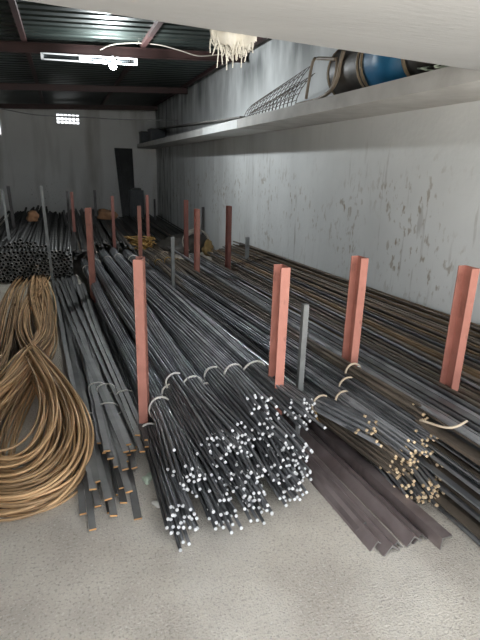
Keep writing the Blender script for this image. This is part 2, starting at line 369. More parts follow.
bar(41, 186, 0, 7.0, 'tall grey upright bar standing in front of pipe ends', 0.036, 'greypost', (-0.03, 0))
bar(2, 190, 0, 7.6, 'tall grey upright bar at the outer side of the pipe heap', 0.036, 'greypost', (-0.03, 0))
bar(8, 186, 0, 9.5, 'tall dark upright bar rising behind the pipe heap', 0.05, 'darkpost', (-0.04, 0))
bar(67, 191, 0, 9.3, 'dark thin upright beside the brownish red post', 0.04, 'darkpost')
bar(94.5, 190, 0, 11.5, 'dark upright bar against the dim end wall beside a sack', 0.05, 'darkpost')
bar(154.5, 199, 0, 13.0, 'dark upright rod near the wall corner', 0.045, 'darkpost')
bar(203, 207, 0, 9.6, 'dark upright bar behind the wire coil', 0.045, 'darkpost')
bar(219.5, 214, 0, 9.3, 'thin dark upright rod beside the yellow sack', 0.03, 'darkpost')

# ------------------------------------------------------------------ bundles of bars
def disk(n, r, g):
    """n packed positions of bars of radius r"""
    pts = []; k = 12
    for i in range(-k, k + 1):
        for j in range(-k, k + 1):
            pts.append(((i + 0.5 * (j % 2)) * 2.05 * r, j * 1.78 * r))
    pts.sort(key=lambda p: (p[0] - 0.3 * r) ** 2 + p[1] ** 2)
    return np.array(pts[:n]) + g.normal(0, 0.12 * r, (n, 2))
def ring(mb, c, T, rad, wr, g, mi=0, squash=0.85):
    T = T / np.linalg.norm(T); sd = np.cross(T, [0, 0, 1.0]); sd /= np.linalg.norm(sd); up = np.cross(sd, T)
    th = np.linspace(0, 2 * math.pi, 18, endpoint=False); ph = g.uniform(0, 6)
    tilt = g.uniform(-0.25, 0.25)
    pts = [c + rad * ((1 + 0.05 * math.sin(2 * a + ph)) * (math.cos(a) * sd + squash * math.sin(a) * up) + tilt * math.sin(a) * T) for a in th]
    v = []; k = 5
    for i, a in enumerate(th):
        n = math.cos(a) * sd + math.sin(a) * up
        for j in range(k): v.append(pts[i] + wr * (math.cos(2 * math.pi * j / k) * n + 1.5 * math.sin(2 * math.pi * j / k) * T))
    N = len(th); mb.add(v, [(i * k + j, i * k + (j + 1) % k, ((i + 1) % N) * k + (j + 1) % k, ((i + 1) % N) * k + j) for i in range(N) for j in range(k)], mi, True)
    # twisted tail
    e = pts[4]; t2 = e + 0.5 * rad * (up + g.uniform(-1, 1) * sd)
    
def bundle(name, label, cat, group, ctrl, n, r, ties, mats, seed, flare=(1.45, 1.3), lenj=0.06, part='bar', sec=None, tie_mat='tie', tie_r=0.0055, N=15, wander=0.9, flat=False, square=False, twist=0.5, tip=0.006):
    g = np.random.default_rng(seed)
    P = np.asarray(ctrl, float); mid = P.mean(0)
    root = thing(name, label, cat, (P[0][0], P[0][1], 0), group)
    if flat:
        off = np.array([((i % 3 - 1) * r * 1.15 + g.normal(0, r * 0.45), (i // 3) * 0.011 + i * 0.002) for i in range(n)])
    else: off = disk(n, r, g)
    R = np.abs(off).max() + r
    Lg = np.linalg.norm(np.diff(spline(P, 40), axis=0), axis=1).sum()
    ties = sorted(ties); kt = [0.0] + list(ties) + [1.0]; ks = [flare[0]] + [1.0] * len(ties) + [flare[1]]
    ext = []
    for a, b_ in zip(kt[:-1], kt[1:]):
        if a in ties and b_ in ties: ext.append(((a + b_) / 2, 1.25))
    for a, s_ in ext: kt.append(a); ks.append(s_)
    o_ = np.argsort(kt); kt = np.array(kt)[o_]; ks = np.array(ks)[o_]
    tw = g.uniform(-twist, twist)
    for i in range(n):
        j0 = g.normal(0, lenj) / Lg; j1 = g.normal(0, lenj) / Lg
        u = np.linspace(0, 1, N); cpos = spline(P, 0, np.clip(j0 + u * (1 + j1 - j0), 0, 1))
        if j0 < 0: cpos[0] += (cpos[0] - cpos[1]) / np.linalg.norm(cpos[0] - cpos[1]) * (-j0 * Lg)
        T = np.gradient(cpos, axis=0); T /= np.linalg.norm(T, axis=1)[:, None]
        sd = np.cross(T, [0, 0, 1.0]); sd /= np.linalg.norm(sd, axis=1)[:, None]; up = np.cross(sd, T)
        s_ = np.interp(u, kt, ks); a = tw * u
        ox = off[i, 0] * np.cos(a) - off[i, 1] * np.sin(a) if not flat else off[i, 0] + 0 * u
        oy = off[i, 0] * np.sin(a) + off[i, 1] * np.cos(a) if not flat else off[i, 1] + 0 * u
        env = np.clip(np.min(np.abs(u[:, None] - np.array(list(ties) or [0.5])[None, :]), axis=1) * 4, 0, 1) * wander * r
        wx = env * (g.normal() * np.sin(math.pi * (u * g.uniform(1, 2.5) + g.uniform(0, 2))) + g.normal() * 0.7 * (u - 0.5))
        wz = env * 0.6 * (g.normal() * np.sin(math.pi * (u * g.uniform(1, 2.5) + g.uniform(0, 2))))
        if flat: ox = ox + g.normal(0, r * 0.55) * (1 - u) + g.normal(0, r * 1.3) * u
        pts = cpos + sd * (ox * s_ + wx)[:, None] + up * ((oy * s_ if not flat else oy) + wz)[:, None]
        hh = r if sec is None else 0.004
        pts[:, 2] = np.maximum(pts[:, 2], hh)
        q = MB()
        if sec is None:
            k = 4 if square else 6
            d0 = pts[1] - pts[0]; pts = np.vstack([pts[:1], pts[:1] + d0 / np.linalg.norm(d0) * tip, pts[1:]])
            q.sweep(pts, circ(r * (1.2 if square else 1), k, math.pi / 4 if square else 0), 0, 1, smooth=not square, roll=g.uniform(0, 1.5) if square else 0)
            for t_ in range(k): q.mi[t_] = 1
        else: q.sweep(pts, sec, 0, 1, roll=g.normal(0, 0.12))
        q.build(part, mats, root)
    for tt in ties:
        cpos = spline(P, 0, np.array([tt - 0.01, tt, tt + 0.01])); q = MB()
        ring(q, cpos[1] + (np.array([0, 0, 0.008]) if flat else 0), cpos[2] - cpos[0], R * 1.04, tie_r, g, 0, 0.55 if flat else 0.95)
        q.build('tie', tie_mat, root)
    return root

# bright-ended round bars in the middle bay: (front end pixel, z), tie pixel, far end
HA = [  # front px,py,z ; tie px,py,z (or None) ; far x,y,z ; count ; layer
    ((181, 520, 0.075), None, (0.30, 7.6, 0.07), 34, 0),
    ((222, 512, 0.075), None, (0.45, 7.6, 0.07), 34, 0),
    ((255, 501, 0.08), None, (0.62, 7.6, 0.07), 34, 0),
    ((286, 487, 0.10), None, (0.78, 7.6, 0.08), 30, 0),
    ((188, 476, 0.16), (160, 408, 0.20), (0.20, 7.3, 0.20), 36, 1),
    ((229, 476, 0.15), (172, 391, 0.24), (0.34, 7.4, 0.18), 34, 1),
    ((294, 450, 0.22), (223, 366, 0.30), (0.80, 7.5, 0.18), 34, 1),
    ((268, 437, 0.26), (213, 375, 0.33), (0.60, 7.5, 0.22), 34, 1),
    ((217, 446, 0.24), (176, 382, 0.30), (0.30, 7.2, 0.30), 32, 2),
    ((238, 440, 0.28), (192, 385, 0.32), (0.46, 7.3, 0.32), 34, 2),
    ((265, 411, 0.36), (233, 373, 0.385), (0.62, 7.4, 0.32), 34, 2),
    ((303, 412, 0.35), (253, 370, 0.41), (0.80, 7.3, 0.30), 36, 2),
    ((252, 474, 0.16), (205, 392, 0.26), (0.50, 7.5, 0.16), 34, 1),
    ((281, 466, 0.16), (236, 392, 0.27), (0.70, 7.5, 0.14), 34, 1),
    ((301, 478, 0.09), None, (0.88, 7.6, 0.06), 26, 0),
]
LAB = ['bundle of dark round bars with bright ends lying on the cement floor',
       'white-tied bundle of bright-ended dark bars in the middle of the pile',
       'white-tied bundle of bright-ended dark bars on top of the pile']
HLAB = ['bright-ended bar bundle flat on the floor, nearest the grey flat bars', 'bright-ended bar bundle on the floor, second from the grey flat bars', 'bright-ended bar bundle on the floor, third from the grey flat bars',
        'bright-ended bar bundle on the floor, fourth from the grey flat bars', 'white-tied bright-ended bundle against the post beside the flat bars', 'white-tied bright-ended bundle low in pile, second from flat bars',
        'white-tied bright-ended bundle low in pile beneath the post side bundle', 'white-tied bright-ended bundle under the top bundles in mid pile', 'top white-tied bright-ended bundle on the flat bar side of pile',
        'top white-tied bright-ended bundle, second from the flat bar side', 'top white-tied bright-ended bundle, second from the short grey upright', 'top white-tied bright-ended bundle touching red post by short grey upright',
        'bright-ended bundle buried mid pile above the floor bundles', 'bright-ended bundle buried beside the angle irons above the floor bundles', 'bright-ended bar bundle on the floor right beside the angle irons']
for i, (f, t, far, n, lay) in enumerate(HA):
    P0 = Z(*f); far = np.array(far)
    if t: P1 = Z(*t)
    else: P1 = P0 * 0.87 + far * 0.13
    d = np.linalg.norm(P1 - P0); Lg = d + np.linalg.norm(far - P1)
    mid = P1 * 0.5 + far * 0.5 + np.array([(-0.02, 0.03, -0.03, 0.02)[i % 4], 0, -0.02])
    bundle('bar_bundle', HLAB[i], 'steel bars', 'bright-ended bar bundles in the bay, layer %d' % (lay + 1), [P0, P1, mid, far], n + 4, 0.0078, [d / Lg, 0.89], ['steel', 'end_silver'], 100 + i, (1.5 if t else 1.35, 1.2), 0.055, tie_r=0.006)

# ------------------------------------------------------------------ grey flat bars
FB = [((90, 512, 0.02), (58, 284, 0.02), 3, 0.036), ((102, 489, 0.05), (60, 279, 0.03), 5, 0.04), ((113, 452, 0.10), (66, 277, 0.05), 4, 0.04),
      ((122, 500, 0.02), (73, 277, 0.02), 5, 0.04), ((126, 468, 0.08), (64, 280, 0.06), 5, 0.038), ((132, 448, 0.11), (60, 281, 0.09), 3, 0.036),
      ((140, 457, 0.05), (86, 292, 0.05), 4, 0.036), ((144, 440, 0.10), (80, 285, 0.08), 5, 0.036)]
FLAB = ['grey flat bars on the floor touching the rusty rebar loop', 'tied grey flat bars beside the rebar loop, over the lowest ones', 'upper tied grey flat bars ending short beside the rebar loop', 'grey flat bars on the floor under the crossing ones',
        'upper tied grey flat bars crossing the middle of their row', 'topmost grey flat bars slanting across all the others', 'low grey flat bars ending at the foot of the red post', 'upper grey flat bars ending against the red post']
for i, (f, k, n, wd) in enumerate(FB):
    P0 = Z(*f); P1 = Z(*k); mid = P0 * 0.5 + P1 * 0.5 + np.array([(-1) ** i * 0.015, 0, 0.0])
    lay = 0 if f[2] < 0.06 else 1
    bundle('flat_bar_bundle', FLAB[i], 'flat bars', 'grey flat bars, layer %d' % (lay + 1), [P0, mid, P1], n, wd * 0.62, [0.12 + 0.03 * (i % 3)], ['flat', 'end_orange'], 300 + i, (1.15, 1.25), 0.07, part='flat_bar', sec=rect(wd * 0.84, 0.009), flat=True, N=9, wander=0.35, tie_r=0.004)
def lone_flat(p0, p1, label, wd=0.036, mt='flat'):
    q = MB(); q.sweep(spline([p0, (p0 + p1) / 2 + np.array([0.012, 0, 0.0]), p1], 8), rect(wd, 0.008), 0, 1)
    return tag(q.build('flat_bar', [mt, 'end_orange']), label, 'flat bar')
lone_flat(Z(138, 519, 0.006), Z(100, 330, 0.03), 'single long dark flat bar reaching furthest onto the floor')

# ------------------------------------------------------------------ angle irons
AN = [((440, 550, 0.0), 0.75, 0.0), ((421, 534, 0.045), 0.1, 0.02), ((413, 546, 0.0), 0.15, 0.0), ((398, 541, 0.045), -0.1, 0.0), ((391, 555, 0.0), 0.1, -0.02), ((378, 541, 0.045), 0.12, -0.03), ((364, 531, 0.0), -0.1, -0.04)]
AL = ['brown angle iron lying flat beside the tan-ended rods', 'brown angle iron with raised leg catching the light', 'brown angle iron lying low between two raised ones',
      'brown angle iron with pale worn edge in the middle of its row', 'dark brown angle iron whose end reaches furthest onto the floor', 'brown angle iron with chevron end resting on another', 'short-ended brown angle iron next to the bright-ended bars']
LAMBDA = [(0, 0), (-0.042, -0.042), (-0.0375, -0.0465), (0, -0.009), (0.0375, -0.0465), (0.042, -0.042)]
for i, (f, rl, ddx) in enumerate(AN):
    P0 = Z(*f); far = np.array([0.98 + (P0[0] - 1.2) * 0.35 - 0.05, P0[1] + 6.0, f[2] + 0.01])
    q = MB(); s_ = 0.055
    q.sweep(spline([P0, P0 * 0.5 + far * 0.5, far], 6), LAMBDA, 0, 1, roll=rl)
    V = np.concatenate(q.v); dz = 0.001 - V[:, 2].min()
    if f[2] == 0: q.v = [v + np.array([0, 0, dz]) for v in q.v]
    tag(q.build('angle_iron', ['angle', 'end_dark']), AL[i], 'angle iron', 'angle irons in a row')

# ------------------------------------------------------------------ tan-ended rods (next bay)
HD = [((374, 430, 0.26), (314, 399, 0.30), (0.98, 7.7, 0.16), 26, 1), ((392, 462, 0.14), (322, 412, 0.20), (0.95, 7.6, 0.08), 26, 0),
      ((415, 452, 0.22), (340, 397, 0.33), (1.10, 7.8, 0.20), 30, 1), ((404, 470, 0.13), (330, 405, 0.24), (1.05, 7.7, 0.10), 26, 0),
      ((427, 440, 0.27), (345, 384, 0.37), (1.22, 7.9, 0.22), 30, 1), ((424, 418, 0.34), (351, 372, 0.41), (1.34, 8.0, 0.25), 26, 1),
      ((432, 494, 0.07), (345, 400, 0.15), (1.12, 7.7, 0.05), 26, 0), ((441, 478, 0.11), (360, 390, 0.2), (1.25, 7.7, 0.06), 24, 0),
      ((410, 495, 0.05), (335, 415, 0.08), (1.0, 7.7, 0.04), 20, 0)]
LD = ['dark rod bundle with tan rusted ends lying low beside the angle irons', 'tan-tied dark rod bundle with tan rusted ends on top of its bay']
DLAB = ['tan-ended rod bundle with a tight cluster of ends above angle irons', 'tan-ended rod bundle low down beside the brown angle irons', 'tan-tied rod bundle in the middle of the tan-ended pile', 'tan-ended rod bundle under the middle one of its pile',
        'tan-tied rod bundle on top, second from the open channel post', 'tan-tied rod bundle on top, touching the open channel post', 'tan-ended rod bundle whose ends lie lowest by the floor', 'tan-ended rod bundle at the foot of the loose dark bars', 'tan-ended rod bundle on the floor touching the angle irons']
for i, (f, t, far, n, lay) in enumerate(HD):
    P0 = Z(*f); P1 = Z(*t); far = np.array(far)
    d = np.linalg.norm(P1 - P0); Lg = d + np.linalg.norm(far - P1)
    bundle('rod_bundle', DLAB[i], 'steel rods', 'tan-ended rod bundles, layer %d' % (lay + 1), [P0, P1, P1 * 0.5 + far * 0.5 + np.array([0, 0, -0.02]), far], n + 6, 0.0076, [d / Lg, 0.88], ['steel_brown' if i % 2 else 'steel', 'end_tan'], 500 + i, (1.4, 1.2), 0.035, part='rod', tip=0.010, tie_mat='tie_tan' if lay else 'tie_yellow', tie_r=0.0055, square=(i % 3 == 0))

# ------------------------------------------------------------------ loose rods in the outer bays
def loose(p0, p1, r, mt, end, name, label, group, seed, square=False, flatw=None, cat='steel rod', sagz=0.0):
    g = np.random.default_rng(seed); q = MB(); p0 = np.array(p0, float); p1 = np.array(p1, float)
    c = (p0 + p1) / 2 + np.array([g.normal(0, 0.012), 0, g.normal(0, 0.006) + sagz])
    pts = spline([p0, c, p1], 9)
    if flatw: q.sweep(pts, rect(flatw, 0.008), 0, 1, roll=g.normal(0, 0.15))
    else: q.sweep(pts, circ(r, 4 if square else 6, math.pi / 4 if square else 0), 0, 1, smooth=not square, roll=g.normal(0, 0.2) if square else 0)
    return tag(q.build(name, [mt, end]), label, cat, group)
g = np.random.default_rng(21)
sd_ = 1000
# bay between the two outer red posts (x 1.55..2.05): flats and thick rods running on past the picture edge
for k, zt in enumerate((0.44, 0.395, 0.35, 0.30)):
    for i in range(13):
        x1 = 1.64 + i * 0.033 + g.normal(0, 0.006)
        xn = x1 + 0.03 + g.normal(0, 0.012); yn = 0.62 + abs(g.normal(0, 0.12)); sd_ += 1
        fw = 0.045 if g.random() < 0.35 else None
        loose((xn, yn, zt - 0.03 + g.normal(0, 0.006)), (1.50 + (x1 - 1.64) * 0.95, 6.9 + g.normal(0, 0.25), zt - 0.14 + g.normal(0, 0.008)), g.uniform(0.009, 0.014),
              'steel' if g.random() < 0.6 else ('steel_brown' if g.random() < 0.7 else 'steel_tan'), 'end_dark', 'steel_bar', 'long dark loose bar lying in the bay between two outer red posts', 'loose bars between the outer posts', sd_, g.random() < 0.4, fw, 'steel bar')
for k, zt in enumerate((0.26, 0.21, 0.16, 0.11, 0.06, 0.015)):      # exposed flank of that stack
    for i in range(3):
        x1 = 1.62 - k * 0.012 + i * 0.034 + g.normal(0, 0.005); sd_ += 1
        loose((x1 + 0.05, 0.70 + abs(g.normal(0, 0.1)), zt + g.normal(0, 0.004)), (1.47 + i * 0.03, 6.8 + g.normal(0, 0.2), zt * 0.6 + 0.012), 0.012,
              'steel' if g.random() < 0.65 else 'steel_brown', 'end_dark', 'steel_bar', 'long dark loose bar lying in the bay between two outer red posts', 'loose bars between the outer posts', sd_, g.random() < 0.5, 0.045 if g.random() < 0.4 else None, 'steel bar')
# stack against the wall: rises towards the wall
for k in range(4):
    for i in range(19):
        x1 = 2.10 + i * 0.0275 + g.normal(0, 0.004)
        zt = 0.40 + 0.19 * (i / 18) - k * 0.035 + g.normal(0, 0.005); sd_ += 1
        loose((x1, 0.75 + abs(g.normal(0, 0.15)), zt + 0.03), (x1 - 0.03 + 0.02 * (i / 18), 7.2 + g.normal(0, 0.2), zt * 0.72 + 0.0), g.uniform(0.009, 0.0135),
              'steel_brown' if g.random() < 0.72 else ('steel' if g.random() < 0.5 else 'steel_tan'), 'end_dark', 'steel_rod', 'long brown-black rod in the stack against the whitewashed wall', 'rods stacked along the whitewashed wall', sd_, g.random() < 0.3)
for k in range(7):
    for i in range(2):
        sd_ += 1; zt = 0.30 - k * 0.045
        loose((2.095 + i * 0.03, 0.8, zt), (2.07 + i * 0.03, 7.1, zt * 0.75), 0.0125, 'steel_brown', 'end_dark', 'steel_rod', 'long brown-black rod in the stack against the whitewashed wall', 'rods stacked along the whitewashed wall', sd_)
# a bent pale wire sticking out among the tan ends
q = MB(); q.sweep(spline([Z(420, 420, 0.40), Z(443, 427, 0.42), Z(455, 427, 0.435), Z(467, 421, 0.45)], 12), circ(0.006, 6), 0, 0, True)
tag(q.build('bent_wire', 'tie_tan'), 'pale bent wire sticking out beyond the tan rod ends', 'wire')

# ------------------------------------------------------------------ folded rusty rebar
def coil(label, paths, n, seed, wr=0.0068, N=190, spread=0.018):
    g = np.random.default_rng(seed); A, B_ = [np.array([Z(*p) if len(p) == 3 else np.array(p[1:4]) for p in pp]) for pp in paths]
    root = thing('rebar_coil', label, 'rebar', (A[:, 0].mean(), A[:, 1].mean(), 0))
    for i in range(n):
        u = (i + g.uniform(0, 1)) / n
        w_ = g.normal(0, spread * 0.55, A.shape); w_[1:-1] = (w_[:-2] + w_[1:-1] + w_[2:]) / 1.7
        P = A * (1 - u) + B_ * u + w_ + g.normal(0, spread, 3) * np.array([1, 1, 0])
        pts = spline(P, N)
        for _ in range(12): pts[1:-1] = pts[1:-1] * 0.5 + (pts[:-2] + pts[2:]) * 0.25
        pts[:, 2] = np.maximum(pts[:, 2] * g.uniform(0.55, 1.35) + g.normal(0, 0.02), wr)
        q = MB(); q.sweep(pts, circ(wr, 5), 0, 0, True); q.build('rod', 'rebar', root)
    return root
W_ = lambda x, y, z: ('w', x, y, z)
inner = [(44, 275, .03), (34, 290, .04), (21, 315, .06), (20, 338, .10), (29, 360, .18), (41, 390, .17), (40, 420, .14), (28, 446, .12), (10, 462, .12), (-8, 458, .13), (-16, 440, .13), (-6, 415, .13), (10, 386, .15), (24, 362, .20), (36, 345, .12), (42, 320, .06), (41, 295, .04), (30, 274, .03)]
outer = [(48, 276, .02), (42, 290, .03), (29, 310, .05), (27, 335, .08), (42, 358, .16), (76, 398, .13), (96, 440, .09), (88, 484, .04), (50, 512, .015), (2, 522, .015), (-65, 495, .02), (-60, 430, .04), (-8, 392, .10), (20, 370, .16), (46, 346, .10), (51, 325, .05), (50, 300, .04), (40, 276, .03)]
mid_ = [tuple((a + b_) / 2 for a, b_ in zip(p, q_)) if len(p) == 3 and len(q_) == 3 else None for p, q_ in zip(inner, outer)]
def mixp(p, q_, u):
    A = Z(*p) if len(p) == 3 else np.array(p[1:4]); B_ = Z(*q_) if len(q_) == 3 else np.array(q_[1:4])
    c = A * (1 - u) + B_ * u; return ('w', *c)
midp = [mixp(p, q_, 0.5) for p, q_ in zip(inner, outer)]
coil('folded rusty rebar bundle forming the small inner loop on the floor', (inner, midp), 28, 71)
coil('folded rusty rebar bundle forming the wide outer loop nearest the flat bars', (midp, outer), 34, 72)
lA = [(34, 272, .03), (24, 288, .05), (19, 312, .07), (14, 340, .10), (2, 368, .14), W_(-.75, 2.9, .12), W_(-.95, 2.4, .08)]
lB = [(22, 273, .03), (8, 290, .03), (-3, 315, .04), (-8, 340, .05), (-20, 370, .06), W_(-.95, 3.1, .05), W_(-1.1, 2.5, .02)]
coil('rusty rebar strands bowing outwards beside the crossed loops', (lA, lB), 30, 73, N=80)
rA = [(34, 273, .06), (28, 295, .09), (33, 318, .10), (40, 338, .09), (30, 358, .16), (10, 384, .20), W_(-.62, 2.75, .2), W_(-.68, 2.3, .16)]
rB = [(44, 274, .03), (49, 296, .04), (53, 318, .04), (52, 342, .06), (38, 362, .14), (26, 390, .08), (14, 425, .03), (6, 475, .015)]
coil('rusty rebar strands crossing over from the flat bars to the open floor', (rA, rB), 36, 74, N=90)

# ------------------------------------------------------------------ pipe stack and far heaps
def pipe_mesh(r, L, k=10):
    q = MB(); c = circ(r, k); ci = circ(r * 0.78, k)
    v = [(x, 0, z) for x, z in c] + [(x, L, z) for x, z in c] + [(x, 0, z) for x, z in ci] + [(x, 0.06, z) for x, z in ci]
    f = [(i, (i + 1) % k, k + (i + 1) % k, k + i) for i in range(k)]; mi = [0] * k
    f += [((i + 1) % k, i, 2 * k + i, 2 * k + (i + 1) % k) for i in range(k)]; mi += [1] * k
    f += [(2 * k + (i + 1) % k, 2 * k + i, 3 * k + i, 3 * k + (i + 1) % k) for i in range(k)]; mi += [2] * k
    f += [tuple(3 * k + i for i in range(k)), tuple(k + i for i in range(k - 1, -1, -1))]; mi += [2, 2]
    q.add(v, f, mi, True); return q.mesh('pipe', [M['pipe'], M['pipe_rim'], M['hollow']], (0, 0, 0))
pr = 0.026; pmesh = pipe_mesh(pr, 6.0)
g = np.random.default_rng(5)
lim = []
for row in range(14):
    for col in range(26):
        x = -1.22 + (col + 0.5 * (row % 2)) * pr * 2.02; z = pr + row * pr * 1.76
        if x > 0.02: continue
        top = 0.40 + 0.13 * math.exp(-((x + 0.60) / 0.30) ** 2)
        if z > top: continue
        lim.append((x, z, z > top - 0.05))
for (x, z, top) in lim:
    o = bpy.data.objects.new('steel_pipe', pmesh); C.objects.link(o)
    o.location = (x + g.normal(0, 0.002), 7.0 + (0.25 if z > 0.42 else 0.0) + g.normal(0, 0.05), z)
    o.rotation_euler = (g.normal(0, 0.002) , 0, g.normal(0, 0.003 if not top else 0.02))
    tag(o, 'dark hollow steel pipe in the stack with open pipe ends', 'steel pipe', 'pipes in the open-ended stack')
# heap of dark flats and pipes between stack and end wall
def far_heap(n, x0, x1, y0, y1, zf, mt, label, group, seed, skew=0.05, r=0.02, name='steel_bar', cat='steel bar', flatp=0.5, end='end_dark'):
    g = np.random.default_rng(seed)
    for i in range(n):
        u = (i + g.uniform(0, 1)) / n; x = x0 + (x1 - x0) * u; h = zf(u)
        lay = int(g.integers(0, 3)); zz = max(r, h - lay * 0.06)
        loose((x + g.normal(0, skew), y0 + g.normal(0, 0.12), max(r, zz * 0.8)), (x + g.normal(0, skew), y1 + g.normal(0, 0.15), zz), r * g.uniform(0.7, 1.1), mt if g.random() < 0.8 else 'steel_brown', end, name, label, group, seed * 100 + i, False, 0.05 if g.random() < flatp else None, cat)
far_heap(34, 0.05, 0.36, 7.3, 12.9, lambda u: 0.42 + 0.04 * math.sin(u * 6), 'pipe', 'dark bar in the low heap between the pipe stack and brownish post', 'dark bars beyond the pipe stack', 61)
far_heap(46, 0.40, 1.12, 8.1, 13.2, lambda u: 0.50 - 0.16 * u, 'pipe', 'dark flat bar in the sloping heap beneath the brown sack', 'dark bars below the sack', 62)
far_heap(30, 1.15, 1.75, 8.8, 14.2, lambda u: 0.17, 'pipe', 'dark bar in the low heap before the leaning black sheets', 'dark bars near the leaning sheets', 63)
far_heap(30, 1.72, 2.5, 9.4, 14.4, lambda u: 0.20, 'pipe', 'dark bar in the low heap near the far wall corner', 'dark bars near the wall corner', 64)
for i, (xx, zz) in enumerate(((1.15, 0.28), (1.28, 0.30), (1.40, 0.28))):
    bundle('rod_bundle', 'brown rod bundle with yellow tie near the dull red post', 'steel rods', 'yellow-tied rod bundles', [(xx + 0.22, 2.6, zz - 0.06), (xx + 0.06, 5.2, zz - 0.03), (xx, 6.6, zz), (xx - 0.05, 7.9, zz - 0.05)], 20, 0.008, [0.75], ['steel_brown', 'end_tan'], 800 + i, (1.2, 1.3), 0.1, part='rod', tie_mat='tie_yellow')

# ------------------------------------------------------------------ things at the far end
def blob(name, c, s, mt, label, cat, seed, amp=0.25, sub=3):
    import bmesh
    g = np.random.default_rng(seed); bm = bmesh.new(); bmesh.ops.create_icosphere(bm, subdivisions=sub, radius=1)
    ph = g.uniform(0, 6, 9)
    for v in bm.verts:
        p = v.co; k = 1 + amp * (math.sin(3 * p.x + ph[0]) * math.sin(2.5 * p.y + ph[1]) + 0.6 * math.sin(5 * p.z + ph[2] + 2 * p.x) + 0.4 * math.sin(9 * p.x + ph[3]) * math.sin(8 * p.y + ph[4]))
        v.co = (p.x * k * s[0], p.y * k * s[1], max(p.z * k, -0.6) * s[2])
    me = bpy.data.meshes.new(name); bm.to_mesh(me); bm.free(); me.materials.append(M[mt])
    for pl in me.polygons: pl.use_smooth = True
    zmin = min(v.co.z for v in me.vertices)
    o = bpy.data.objects.new(name, me); C.objects.link(o); o.location = (c[0], c[1], c[2] - zmin)
    return tag(o, label, cat)
p = YP(32, 213, 9.5); blob('sack', (p[0], 9.5, 0.55), (0.11, 0.14, 0.11), 'rust_cloth', 'crumpled brown sack on top of the pipe stack', 'sack', 3)
p = YP(107, 220, 10.5); blob('sack', (p[0], 10.5, 0.47), (0.18, 0.16, 0.13), 'rust_cloth', 'crumpled brown sack on the sloping dark bars', 'sack', 4)
p = YP(226, 243, 8.6); blob('sack', (2.42, 8.6, 0.0), (0.11, 0.16, 0.15), 'ochre', 'ochre sack standing by the wall behind a red post', 'sack', 5)
# leaning black sheets and the dark grey box
r = thing('leaning_sheets', 'tall black metal sheets leaning against the dim end wall', 'metal sheets', (1.68, 14.6, 0))
for i in range(4):
    q = MB(); x0 = 1.43 + 0.03 * i; x1 = 1.93 - 0.02 * i; yb = 14.45 - 0.06 * i
    top = 2.0 - 0.04 * i
    vs = []
    for (xx0, xx1, yy, zz) in ((x0 + 0.10, x1 - 0.02, yb, 0.0), (x0, x1, 14.93 - 0.05 * i, top)):
        vs += [(xx0, yy, zz), (xx1, yy, zz), (xx1, yy + 0.03, zz), (xx0, yy + 0.03, zz)]
    q.add(vs, [(0, 3, 2, 1), (4, 5, 6, 7), (0, 1, 5, 4), (1, 2, 6, 5), (2, 3, 7, 6), (3, 0, 4, 7)]); q.build('sheet', 'black', r)
r = thing('metal_locker', 'dark grey ribbed metal box beside the leaning black sheets', 'box', (1.88, 13.9, 0))
q = MB(); q.box(1.68, 2.04, 13.75, 14.1, 0, 0.90); q.build('body', 'slate', r)
for i in range(7): q = MB(); q.box(1.70 + i * 0.048, 1.715 + i * 0.048, 13.735, 13.75, 0.05, 0.87); q.build('rib', 'slate', r)
q = MB(); q.box(1.72, 1.98, 13.78, 14.05, 0.90, 0.95); q.build('lid', 'black', r)
# orange wire rods
g = np.random.default_rng(11)
r = thing('wire_rod_heap', 'tangled bunch of orange-yellow wire rods behind slim red post', 'wire rods', (1.2, 8.2, 0))
for i in range(46):
    a = YP(g.uniform(122, 138), g.uniform(236, 250), 8.9); bb = YP(g.uniform(146, 157), g.uniform(237, 252), 7.9)
    a[2] = max(a[2], 0.03); bb[2] = max(bb[2], 0.03)
    c = (a + bb) / 2 + np.array([g.normal(0, 0.05), g.normal(0, 0.1), g.uniform(-0.04, 0.06)]); c[2] = max(c[2], .02)
    q = MB(); q.sweep(spline([a, c, bb], 9), circ(0.009, 4), 0, 0); q.build('wire_rod', 'yellowrod', r)
# coil of pale rod by the wall
r = thing('rod_coil', 'loops of pale bent rod standing between red posts near wall', 'rod coil', (2.25, 8.8, 0))
for i in range(7):
    cc = np.array([2.22 + 0.02 * i, 8.7 + 0.05 * i, 0.24]); R0 = 0.22 - 0.012 * i
    pts = [cc + R0 * np.array([1.15 * math.cos(a), 0.25 * math.sin(a + i), math.sin(a)]) for a in np.linspace(-0.9, math.pi + 0.9, 18)]
    q = MB(); pts = np.array(pts); pts[:, 2] = np.maximum(pts[:, 2], 0.012); q.sweep(pts, circ(0.012, 5), 0, 0, True); q.build('rod_loop', 'cable', r)
blob('scrap_heap', (2.05, 9.1, 0.0), (0.42, 0.35, 0.20), 'drumdark', 'dark scrap heap behind the loops of pale rod', 'scrap', 9)

